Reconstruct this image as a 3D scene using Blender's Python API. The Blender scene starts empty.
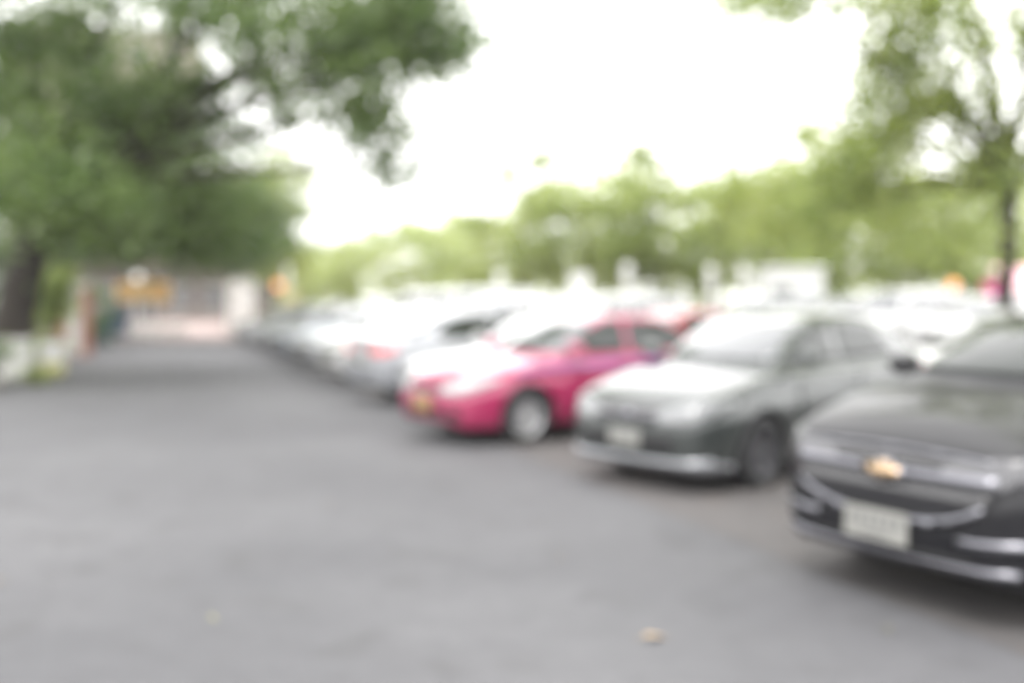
import bpy, bmesh, math, random
import numpy as np
from mathutils import Vector, Matrix
from mathutils.bvhtree import BVHTree
R = math.radians
random.seed(7); rng = np.random.default_rng(11)
scene = bpy.context.scene
COL = scene.collection

# ------------------------------------------------------------------ materials
MATS = {}
def new_mat(name):
    m = bpy.data.materials.new(name); m.use_nodes = True
    nt = m.node_tree; b = nt.nodes['Principled BSDF']
    MATS[name] = m
    return m, nt, b
def pmat(name, col, rough=.5, metal=0., coat=0., noise=0., nscale=8., emit=None, es=1., bump=0., spec=None):
    m, nt, b = new_mat(name)
    b.inputs['Base Color'].default_value = (*col, 1)
    b.inputs['Roughness'].default_value = rough
    b.inputs['Metallic'].default_value = metal
    b.inputs['Coat Weight'].default_value = coat
    b.inputs['Coat Roughness'].default_value = .03
    if spec is not None: b.inputs['Specular IOR Level'].default_value = spec
    if noise or bump:
        tc = nt.nodes.new('ShaderNodeTexCoord')
        n = nt.nodes.new('ShaderNodeTexNoise'); n.inputs['Scale'].default_value = nscale; n.inputs['Detail'].default_value = 6
        nt.links.new(tc.outputs['Object'], n.inputs['Vector'])
        if noise:
            r = nt.nodes.new('ShaderNodeValToRGB')
            r.color_ramp.elements[0].position = .3; r.color_ramp.elements[1].position = .7
            r.color_ramp.elements[0].color = (*[max(0, c*(1-noise)) for c in col], 1)
            r.color_ramp.elements[1].color = (*[min(1, c*(1+noise)) for c in col], 1)
            nt.links.new(n.outputs['Fac'], r.inputs['Fac']); nt.links.new(r.outputs['Color'], b.inputs['Base Color'])
        if bump:
            bp = nt.nodes.new('ShaderNodeBump'); bp.inputs['Strength'].default_value = bump; bp.inputs['Distance'].default_value = .02
            nt.links.new(n.outputs['Fac'], bp.inputs['Height']); nt.links.new(bp.outputs['Normal'], b.inputs['Normal'])
    if emit:
        b.inputs['Emission Color'].default_value = (*emit, 1); b.inputs['Emission Strength'].default_value = es
    return m
def paint(name, col, metal=0., rough=.35, dust=.10):
    m = pmat(name, col, rough, metal, 1.0)
    nt = m.node_tree; b = nt.nodes['Principled BSDF']
    # thin film of road dust low on the body
    tc = nt.nodes.new('ShaderNodeTexCoord'); n = nt.nodes.new('ShaderNodeTexNoise'); n.inputs['Scale'].default_value = 3.; n.inputs['Detail'].default_value = 8
    nt.links.new(tc.outputs['Object'], n.inputs['Vector'])
    mx = nt.nodes.new('ShaderNodeMix'); mx.data_type = 'RGBA'
    mx.inputs['A'].default_value = (*col, 1); mx.inputs['B'].default_value = (.28, .25, .22, 1)
    mr = nt.nodes.new('ShaderNodeMapRange'); mr.inputs['From Min'].default_value = .45; mr.inputs['From Max'].default_value = .8; mr.inputs['To Max'].default_value = dust
    nt.links.new(n.outputs['Fac'], mr.inputs['Value']); nt.links.new(mr.outputs['Result'], mx.inputs['Factor'])
    nt.links.new(mx.outputs['Result'], b.inputs['Base Color'])
    return m
P = dict(
 black=paint('paint_black', (.004,.004,.006), 0., .5, .008),
 grey=paint('paint_grey', (.042,.048,.047), .3, .25, .04),
 pink=paint('paint_pink', (.26,.007,.062), 0., .4),
 white=paint('paint_white', (.42,.42,.42)),
 silver=paint('paint_silver', (.27,.28,.30), .4, .35),
 red=paint('paint_red', (.30,.02,.03)),
 pale=paint('paint_pearl', (.38,.39,.38), .2),
 dark=paint('paint_dark_grey', (.07,.075,.085), .5),
 blue=paint('paint_pale_blue', (.24,.27,.32), .4),
)
M = dict(
 glass=pmat('tinted_glass', (.012,.016,.014), .03, 0, 0, spec=.6),
 ws=pmat('windshield_glass', (.06,.065,.07), .03, .15, 1., spec=1.),
 rubber=pmat('tyre_rubber', (.018,.018,.02), .8, noise=.2, nscale=20),
 under=pmat('black_plastic', (.012,.012,.013), .75),
 gloss=pmat('gloss_black', (.01,.01,.012), .15, coat=.6),
 chrome=pmat('chrome', (.20,.20,.22), .33, 1.),
 alloy=pmat('alloy', (.70,.70,.72), .25, .7, .5),
 darkalloy=pmat('dark_alloy', (.12,.12,.13), .35, .8),
 lamp=pmat('lamp_lens', (.28,.285,.29), .15, .0, .8),
 lampdark=pmat('smoked_lamp_lens', (.07,.07,.075), .25, .0, .3),
 taill=pmat('tail_lens', (.45,.01,.015), .1, 0, 1.),
 amber=pmat('amber_lens', (.8,.3,.03), .1, 0, 1.),
 gold=pmat('gold_badge', (.38,.26,.15), .25, .9, 1.),
 plate=pmat('plate_white', (.22,.22,.205), .5, noise=.05),
 plateY=pmat('plate_yellow', (.30,.19,.05), .5),
 ink=pmat('plate_ink', (.12,.12,.12), .6),
 stripe=paint('purple_film', (.18,.04,.19)),
 bark=pmat('bark', (.030,.024,.019), .9, noise=.45, nscale=5, bump=.6),
 barkpale=pmat('bark_pale', (.13,.11,.09), .9, noise=.4, nscale=5, bump=.5),
 concrete=pmat('concrete_pale', (.42,.41,.39), .85, noise=.18, nscale=3, bump=.2),
 whitewash=pmat('white_paint', (.56,.56,.545), .7, noise=.06, nscale=4),
 yellow=pmat('yellow_paint', (.55,.52,.24), .6, noise=.06),
 orange=pmat('orange_board', (.95,.60,.22), .5),
 brick=pmat('brick_red', (.24,.10,.07), .85, noise=.3, nscale=9, bump=.4),
 teal=pmat('teal_paint', (.02,.06,.045), .5, noise=.15),
 bluep=pmat('blue_paint', (.07,.11,.17), .5, noise=.1),
 wallp=pmat('wall_plaster', (.11,.095,.085), .9, noise=.15, nscale=1.2),
 wallb=pmat('wall_beige', (.42,.37,.32), .9, noise=.08, nscale=1.2),
 roofr=pmat('roof_tiles', (.06,.04,.034), .8, noise=.3, nscale=6),
 steel=pmat('galvanised', (.45,.46,.47), .45, .6, noise=.1),
 fence=pmat('fence_paint', (.10,.11,.10), .6),
 globe=pmat('lamp_globe', (.9,.9,.88), .3, emit=(1,.97,.9), es=.12),
 orangelamp=pmat('orange_lamp', (.9,.35,.08), .3, emit=(1,.40,.16), es=.55),
 pinkcloth=pmat('pink_cloth', (.75,.10,.22), .8, noise=.1),
 magenta=pmat('magenta_board', (.50,.02,.20), .6),
 shade=pmat('dark_window', (.03,.035,.04), .1, spec=.6),
 leafdry=pmat('dry_leaf', (.36,.26,.15), .7, noise=.2),
 leafyel=pmat('yellow_leaf', (.24,.23,.12), .7, noise=.2),
 soil=pmat('soil', (.10,.075,.05), .95, noise=.4, nscale=5, bump=.5),
)
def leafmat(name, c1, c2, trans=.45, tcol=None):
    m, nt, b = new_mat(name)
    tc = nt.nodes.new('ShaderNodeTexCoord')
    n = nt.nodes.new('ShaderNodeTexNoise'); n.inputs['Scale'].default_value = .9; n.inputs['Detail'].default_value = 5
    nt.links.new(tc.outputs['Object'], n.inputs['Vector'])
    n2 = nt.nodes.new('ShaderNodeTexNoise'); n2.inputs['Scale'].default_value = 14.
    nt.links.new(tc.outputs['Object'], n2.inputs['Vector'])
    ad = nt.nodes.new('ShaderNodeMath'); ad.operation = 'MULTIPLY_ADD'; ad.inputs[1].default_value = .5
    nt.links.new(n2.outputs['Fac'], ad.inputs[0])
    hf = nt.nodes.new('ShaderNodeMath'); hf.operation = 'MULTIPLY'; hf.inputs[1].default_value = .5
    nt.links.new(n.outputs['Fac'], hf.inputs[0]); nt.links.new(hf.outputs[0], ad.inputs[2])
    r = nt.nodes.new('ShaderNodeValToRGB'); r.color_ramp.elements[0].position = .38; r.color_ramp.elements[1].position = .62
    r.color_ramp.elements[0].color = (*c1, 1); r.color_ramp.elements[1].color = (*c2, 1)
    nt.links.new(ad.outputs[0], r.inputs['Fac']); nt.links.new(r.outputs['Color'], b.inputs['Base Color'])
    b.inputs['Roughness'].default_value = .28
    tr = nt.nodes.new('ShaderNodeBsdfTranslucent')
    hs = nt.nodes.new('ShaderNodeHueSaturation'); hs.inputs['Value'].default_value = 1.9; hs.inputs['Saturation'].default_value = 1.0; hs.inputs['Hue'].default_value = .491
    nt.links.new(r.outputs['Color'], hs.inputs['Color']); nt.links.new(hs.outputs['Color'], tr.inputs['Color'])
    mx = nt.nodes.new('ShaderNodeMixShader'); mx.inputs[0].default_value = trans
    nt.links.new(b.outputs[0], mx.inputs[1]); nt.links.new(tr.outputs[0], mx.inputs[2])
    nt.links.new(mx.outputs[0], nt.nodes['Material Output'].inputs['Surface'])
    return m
MATS['paint_black'].node_tree.nodes['Principled BSDF'].inputs['Coat Weight'].default_value = .42; MATS['paint_black'].node_tree.nodes['Principled BSDF'].inputs['Specular IOR Level'].default_value = .25
L_DARK = leafmat('leaf_dark', (.052,.098,.026), (.13,.18,.055), .52)
MATS['paint_grey'].node_tree.nodes['Principled BSDF'].inputs['Coat Weight'].default_value = .7
L_SHADE = leafmat('leaf_shade', (.022,.045,.012), (.06,.09,.024), .38)  # leaf colour darkened to imitate the shade under the canopy
L_MID = leafmat('leaf_mid', (.13,.185,.05), (.25,.29,.09), .6)
L_LIGHT = leafmat('leaf_light', (.17,.23,.08), (.32,.36,.15), .64)

# ------------------------------------------------------------------ object helpers
def tag(o, label=None, cat=None, group=None, kind=None):
    if label: o['label'] = label
    if cat: o['category'] = cat
    if group: o['group'] = group
    if kind: o['kind'] = kind
    return o
def empty(name, loc=(0,0,0), rz=0):
    o = bpy.data.objects.new(name, None); COL.objects.link(o); o.location = loc; o.rotation_euler = (0,0,rz)
    o.empty_display_size = .2
    return o
def mesh_obj(name, verts, faces, mats, parent=None, smooth=True, midx=None):
    me = bpy.data.meshes.new(name)
    me.from_pydata([tuple(v) for v in verts], [], faces); me.update()
    if not isinstance(mats, (list, tuple)): mats = [mats]
    for m in mats: me.materials.append(m)
    if midx is not None: me.polygons.foreach_set('material_index', midx)
    me.polygons.foreach_set('use_smooth', [smooth]*len(me.polygons))
    o = bpy.data.objects.new(name, me); COL.objects.link(o)
    if parent: o.parent = parent
    return o
class MB:
    def __init__(s): s.v = []; s.f = []
    def add(s, vs, fs):
        b = len(s.v); s.v += [tuple(v) for v in vs]; s.f += [tuple(i+b for i in f) for f in fs]
    def box(s, c, d, rz=0, bev=0.):
        bm = bmesh.new(); bmesh.ops.create_cube(bm, size=1)
        for v in bm.verts: v.co = Vector((v.co.x*d[0], v.co.y*d[1], v.co.z*d[2]))
        if bev: bmesh.ops.bevel(bm, geom=bm.edges[:], offset=bev, segments=2, affect='EDGES', profile=.6)
        mt = Matrix.Translation(c) @ Matrix.Rotation(rz, 4, 'Z'); bm.verts.index_update()
        s.add([mt @ v.co for v in bm.verts], [[v.index for v in f.verts] for f in bm.faces]); bm.free(); return s
    def tube(s, pts, rads, n=8, cap=True):
        pts = [Vector(p) for p in pts]; rings = []; vs = []; fs = []
        for i, p in enumerate(pts):
            t = (pts[min(i+1, len(pts)-1)] - pts[max(i-1, 0)]).normalized()
            a = t.cross(Vector((0,0,1))) if abs(t.z) < .95 else t.cross(Vector((1,0,0))); a.normalize(); b = t.cross(a)
            for k in range(n):
                an = 2*math.pi*k/n; vs.append(p + (a*math.cos(an) + b*math.sin(an))*rads[i])
        for i in range(len(pts)-1):
            for k in range(n):
                k2 = (k+1) % n; fs.append((i*n+k, i*n+k2, (i+1)*n+k2, (i+1)*n+k))
        if cap: fs.append(tuple(range(n-1, -1, -1))); fs.append(tuple((len(pts)-1)*n+k for k in range(n)))
        s.add(vs, fs); return s
    def lathe(s, prof, n=24, axis='Z', c=(0,0,0)):
        vs = []; fs = []
        for r_, h in prof:
            for k in range(n):
                a = 2*math.pi*k/n; x, y = r_*math.cos(a), r_*math.sin(a)
                vs.append((c[0]+x, c[1]+y, c[2]+h) if axis == 'Z' else (c[0]+x, c[1]+h, c[2]+y))
        for i in range(len(prof)-1):
            for k in range(n):
                k2 = (k+1) % n; fs.append((i*n+k, i*n+k2, (i+1)*n+k2, (i+1)*n+k))
        s.add(vs, fs); return s
    def build(s, name, mat, parent=None, smooth=False):
        o = mesh_obj(name, s.v, s.f, mat, parent, smooth)
        bm = bmesh.new(); bm.from_mesh(o.data); bmesh.ops.recalc_face_normals(bm, faces=bm.faces[:]); bm.to_mesh(o.data); bm.free()
        return o
def copy_tree(o, parent=None):
    c = o.copy(); COL.objects.link(c)
    if parent: c.parent = parent
    for ch in list(o.children): copy_tree(ch, c)
    return c

# ------------------------------------------------------------------ camera: at the origin, 1.65 m up, looking along +Y
CH = 1.65; HOR = 300.; F = 1000.; CX = 512.; CY = 341.5
cam = bpy.data.cameras.new('camera'); co = bpy.data.objects.new('camera', cam); COL.objects.link(co)
scene.camera = co
co.location = (0, 0, CH); pitch = math.atan((CY-HOR)/F); co.rotation_euler = (R(90)-pitch, 0, 0)
cam.sensor_width = 36; cam.lens = 36*F/1024; cam.clip_end = 3000; cam.clip_start = .05
cam.dof.use_dof = True; cam.dof.focus_distance = 1.75; cam.dof.aperture_fstop = .84
def ray(px, py):
    d = Vector(((px-CX)/F, 1, (CY-py)/F)); d.rotate(Matrix.Rotation(-pitch, 3, 'X')); return d/d.y
def at(px, py, z=0.):            # point at height z seen at this pixel
    d = ray(px, py); t = (z-CH)/d.z; return Vector((d.x*t, t, z))
def dist(px, py, Y):             # point at depth Y seen at this pixel
    d = ray(px, py); return Vector((d.x*Y, Y, CH+d.z*Y))

# ------------------------------------------------------------------ cars
def mono(pts):
    x = np.array([p[0] for p in pts], float); y = np.array([p[1] for p in pts], float)
    h = np.diff(x); d = np.diff(y)/h; m = np.zeros(len(x)); m[0] = d[0]; m[-1] = d[-1]
    for i in range(1, len(x)-1): m[i] = 0 if d[i-1]*d[i] <= 0 else 2*d[i-1]*d[i]/(d[i-1]+d[i])
    def f(t):
        t = min(max(t, x[0]), x[-1]); i = min(int(np.searchsorted(x, t, 'right'))-1, len(h)-1); i = max(i, 0)
        u = (t-x[i])/h[i]
        return float(y[i]*(2*u**3-3*u*u+1)+h[i]*m[i]*(u**3-2*u*u+u)+y[i+1]*(3*u*u-2*u**3)+h[i]*m[i+1]*(u**3-u*u))
    return f
SEDAN = dict(L=4.54, W=.88, wb=(.90, 3.50), wr=.315, belt=.98,
  D=[(0,.60),(.05,.68),(.2,.75),(.6,.84),(1.15,.93),(1.6,.95),(3.5,1.01),(4.1,1.05),(4.42,1.03),(4.50,.95),(4.54,.80)],
  T=[(1.12,.9),(1.25,1.01),(1.6,1.24),(2.0,1.42),(2.4,1.47),(2.8,1.475),(3.2,1.42),(3.6,1.26),(4.05,1.04),(4.1,.9)],
  B=[(0,.44),(.05,.27),(.2,.19),(.5,.18),(4.1,.19),(4.4,.26),(4.5,.34),(4.54,.5)],
  PW=[(0,.50),(.04,.62),(.12,.72),(.3,.80),(.7,.865),(1.3,.88),(3.4,.88),(4.1,.84),(4.4,.74),(4.5,.66),(4.54,.56)],
  win=[[(1.50,1.01),(2.42,1.01),(2.42,1.385),(2.18,1.39),(1.88,1.27)],[(2.50,1.01),(3.40,1.04),(3.52,1.11),(3.30,1.29),(3.0,1.38),(2.50,1.39)]],
  doors=[[(1.40,.30),(2.45,.30),(2.45,.96),(1.42,.93)],[(2.475,.30),(3.12,.30),(3.28,.55),(3.46,.70),(3.46,.99),(2.475,.965)]],
  ws=(1.02,1.385,.70,.56), rw=(1.10,1.36,.64,.52))
CRUZE = dict(SEDAN, L=4.6, W=.90, wr=.325,
  D=[(0,.66),(.03,.77),(.12,.88),(.5,1.0),(.95,1.09),(1.6,1.09),(3.5,1.09),(4.1,1.09),(4.46,1.06),(4.55,.95),(4.6,.80)],
  T=[(.84,.95),(.98,1.16),(1.3,1.37),(1.7,1.52),(2.1,1.56),(2.8,1.55),(3.2,1.47),(3.6,1.30),(4.1,1.09),(4.15,.9)],
  B=[(0,.40),(.04,.26),(.2,.20),(.5,.18),(4.1,.19),(4.4,.26),(4.55,.34),(4.6,.5)],
  PW=[(0,.56),(.04,.68),(.12,.77),(.3,.84),(.7,.885),(1.3,.90),(3.4,.90),(4.1,.86),(4.4,.77),(4.55,.68),(4.6,.58)],
  win=[[(1.40,1.14),(2.42,1.13),(2.42,1.45),(2.15,1.47),(1.80,1.38)],[(2.50,1.13),(3.36,1.13),(3.45,1.17),(3.25,1.33),(2.95,1.44),(2.50,1.46)]],
  ws=(1.19,1.49,.72,.56))
COMPACT = dict(SEDAN, L=4.2, W=.86, wb=(.88,3.42), wr=.315,
  D=[(0,.60),(.05,.70),(.2,.79),(.6,.89),(1.1,.98),(1.5,1.0),(3.4,1.04),(3.9,1.06),(4.12,1.02),(4.2,.85)],
  T=[(1.02,.9),(1.15,1.05),(1.5,1.29),(1.9,1.46),(2.3,1.50),(2.9,1.50),(3.4,1.43),(3.75,1.30),(4.1,1.06),(4.13,.9)],
  B=[(0,.44),(.05,.27),(.2,.19),(.5,.18),(3.7,.19),(4.0,.26),(4.13,.34),(4.2,.5)],
  PW=[(0,.50),(.04,.62),(.12,.72),(.3,.80),(.7,.85),(1.2,.86),(3.2,.86),(3.85,.83),(4.1,.76),(4.16,.70),(4.2,.62)],
  win=[[(1.42,1.07),(2.28,1.07),(2.28,1.42),(2.1,1.43),(1.78,1.31)],[(2.36,1.07),(3.3,1.09),(3.4,1.16),(3.15,1.35),(2.36,1.43)]],
  ws=(1.08,1.43,.70,.56), rw=(1.13,1.40,.64,.54))
HATCH = dict(SEDAN, L=3.95, wb=(.80, 3.28), wr=.30, W=.85,
  D=[(0,.60),(.05,.68),(.2,.77),(.6,.88),(1.0,.96),(1.5,.98),(3.2,1.03),(3.7,1.05),(3.88,1.0),(3.95,.85)],
  T=[(.92,.9),(1.05,1.03),(1.4,1.28),(1.8,1.46),(2.2,1.52),(2.8,1.52),(3.3,1.46),(3.6,1.34),(3.85,1.06),(3.88,.9)],
  B=[(0,.44),(.05,.27),(.2,.19),(.5,.18),(3.5,.19),(3.8,.26),(3.9,.34),(3.95,.5)],
  PW=[(0,.50),(.04,.60),(.12,.69),(.3,.78),(.7,.835),(1.2,.85),(3.0,.85),(3.6,.83),(3.85,.76),(3.92,.70),(3.95,.62)],
  win=[[(1.45,1.05),(2.2,1.05),(2.2,1.42),(2.0,1.42),(1.74,1.30)],[(2.28,1.05),(3.1,1.08),(3.2,1.2),(3.0,1.38),(2.28,1.43)]],
  doors=[[(1.22,.30),(2.23,.30),(2.23,.98),(1.24,.95)],[(2.255,.30),(2.88,.30),(3.05,.55),(3.22,.70),(3.22,1.02),(2.255,.98)]],
  ws=(1.06,1.43,.68,.55), rw=(1.12,1.42,.62,.54))
SUV = dict(SEDAN, L=4.75, W=.92, wb=(.92, 3.70), wr=.37,
  D=[(0,.75),(.05,.88),(.15,.98),(.6,1.06),(1.15,1.12),(1.6,1.14),(3.5,1.17),(4.3,1.18),(4.65,1.14),(4.75,.95)],
  T=[(1.08,1.0),(1.2,1.17),(1.55,1.45),(1.9,1.66),(2.3,1.76),(3.2,1.78),(4.0,1.75),(4.4,1.66),(4.66,1.2),(4.7,1.0)],
  B=[(0,.50),(.05,.36),(.2,.28),(.5,.26),(4.3,.27),(4.6,.33),(4.7,.42),(4.75,.6)],
  PW=[(0,.62),(.04,.72),(.12,.80),(.3,.87),(.7,.91),(1.3,.92),(3.6,.92),(4.4,.88),(4.6,.83),(4.7,.76),(4.75,.68)],
  win=[[(1.6,1.21),(2.45,1.21),(2.45,1.64),(2.15,1.63),(1.85,1.48)],[(2.53,1.21),(3.4,1.22),(3.4,1.66),(2.53,1.66)],[(3.48,1.22),(4.25,1.24),(4.3,1.35),(4.1,1.58),(3.48,1.65)]],
  doors=[[(1.42,.40),(2.48,.40),(2.48,1.15),(1.44,1.11)],[(2.505,.40),(3.2,.40),(3.34,.65),(3.44,.80),(3.44,1.16),(2.505,1.15)]],
  ws=(1.21,1.66,.72,.60), rw=(1.27,1.62,.66,.58))
VAN = dict(SUV, L=4.9,
  D=[(0,.75),(.05,.88),(.15,.98),(.5,1.08),(.8,1.14),(1.6,1.17),(3.5,1.18),(4.5,1.18),(4.85,1.14),(4.9,.95)],
  T=[(.7,1.0),(.8,1.20),(1.1,1.55),(1.45,1.86),(1.9,1.97),(3.2,2.0),(4.3,1.97),(4.65,1.88),(4.84,1.2),(4.88,1.0)],
  B=[(0,.50),(.05,.36),(.2,.28),(.5,.26),(4.4,.27),(4.75,.33),(4.85,.42),(4.9,.6)],
  PW=[(0,.62),(.04,.72),(.12,.80),(.3,.87),(.7,.91),(1.3,.92),(3.8,.92),(4.6,.88),(4.75,.83),(4.85,.76),(4.9,.68)],
  wb=(.85,3.75), ws=(1.26,1.86,.72,.60), rw=(1.3,1.8,.70,.62),
  win=[[(1.35,1.25),(2.3,1.25),(2.3,1.82),(1.85,1.80),(1.55,1.55)],[(2.4,1.25),(3.4,1.25),(3.4,1.83),(2.4,1.83)],[(3.5,1.25),(4.5,1.25),(4.45,1.75),(3.5,1.82)]])
SIDE = [(.03,.93),(.10,.962),(.22,.985),(.36,.997),(.5,1.0),(.62,1.0),(.70,.995),(.74,.975),(.85,.972),(.92,.955),(.97,.925),(.995,.89)]
TOP = [(.865,0),(.85,.04),(.83,.16),(.80,.34),(.765,.52),(.73,.70),(.70,.84),(.66,.93),(.58,.975),(.45,.992),(.3,1),(.15,1),(0,1)]
def body_mesh(sp):
    L, W = sp['L'], sp['W']; D, T, B, PW = mono(sp['D']), mono(sp['T']), mono(sp['B']), mono(sp['PW'])
    t0, t1 = sp['T'][0][0], sp['T'][-1][0]; mid = (t0+t1)/2
    st = []
    for u in np.linspace(0, 1, 14): st.append(.30*u**2)
    x = .30
    while x < L-.30: x += .055; st.append(min(x, L-.30))
    for u in np.linspace(1, 0, 12)[1:]: st.append(L-.30*u**2)
    V = []; rings = []
    for s in st:
        d, b, w = D(s), B(s), PW(s); d = max(d, b+.03); half = [(0., b), (.6*w, b), (.88*w, b)]
        for v, yf in SIDE: half.append((yf*w, b+(d-b)*v))
        for yf, h in TOP:
            cr = .045*min(1, s/.3, (L-s)/.3)*(1-(yf/.87)**2)
            se = s-.20*(yf/.87)**2 if s < mid else s+.12*(yf/.87)**2
            g = 0. if se <= t0 or se >= t1 else max(0., T(se)-d-cr)
            half.append((yf*w if g < .02 else yf*W*(.35+.65*w/W), d+cr+g*h))
        ring = [(s-L/2, y, z) for y, z in half] + [(s-L/2, -y, z) for y, z in half[-2:0:-1]]
        rings.append(len(V)); V += ring
    n = len(half)*2-2; Fs = []
    for i in range(len(st)-1):
        for k in range(n):
            k2 = (k+1) % n; Fs.append((rings[i]+k, rings[i]+k2, rings[i+1]+k2, rings[i+1]+k))
    Fs.append(tuple(range(n-1, -1, -1))); Fs.append(tuple(rings[-1]+k for k in range(n)))
    return V, Fs
def decal(bvh, name, outline, O, U, Vv, Dd, mat, parent, off=.004, cell=.06, thick=.02, smooth=True):
    """a panel of the given outline laid over the body: real thickness, follows its curvature"""
    O, U, Vv, Dd = Vector(O), Vector(U), Vector(Vv), Vector(Dd).normalized()
    bm = bmesh.new(); vs = [bm.verts.new((p[0], p[1], 0)) for p in outline]; bm.faces.new(vs)
    xs = [p[0] for p in outline]; ys = [p[1] for p in outline]
    for lo, hi, ax in ((min(xs), max(xs), 0), (min(ys), max(ys), 1)):
        k = math.ceil((hi-lo)/cell)
        for i in range(1, k):
            c = lo+(hi-lo)*i/k; pc = (c,0,0) if ax == 0 else (0,c,0); pn = (1,0,0) if ax == 0 else (0,1,0)
            bmesh.ops.bisect_plane(bm, geom=bm.verts[:]+bm.edges[:]+bm.faces[:], plane_co=pc, plane_no=pn)
    inner = {}
    for v in list(bm.verts):
        p = O+U*v.co.x+Vv*v.co.y
        hit = bvh.ray_cast(p, Dd)
        if hit[0] is None: bm.verts.remove(v); continue
        nn = hit[1] if hit[1].dot(Dd) < 0 else -hit[1]
        v.co = hit[0]+nn*off
    bmesh.ops.recalc_face_normals(bm, faces=bm.faces[:])
    if bm.faces and sum((f.normal.dot(Dd)*f.calc_area() for f in bm.faces)) > 0:
        bmesh.ops.reverse_faces(bm, faces=bm.faces[:])
    # rim: push boundary copies back into the body
    be = [e for e in bm.edges if len(e.link_faces) == 1]
    r = bmesh.ops.extrude_edge_only(bm, edges=be)
    for g in r['geom']:
        if isinstance(g, bmesh.types.BMVert): g.co += Dd*thick
    me = bpy.data.meshes.new(name); bm.to_mesh(me); bm.free(); me.materials.append(mat)
    me.polygons.foreach_set('use_smooth', [False]*len(me.polygons)) if not smooth else me.polygons.foreach_set('use_smooth', [True]*len(me.polygons))
    o = bpy.data.objects.new(name, me); COL.objects.link(o); o.parent = parent
    return o
def mir(pts): return [(-a, b) for a, b in pts][::-1]

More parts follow.
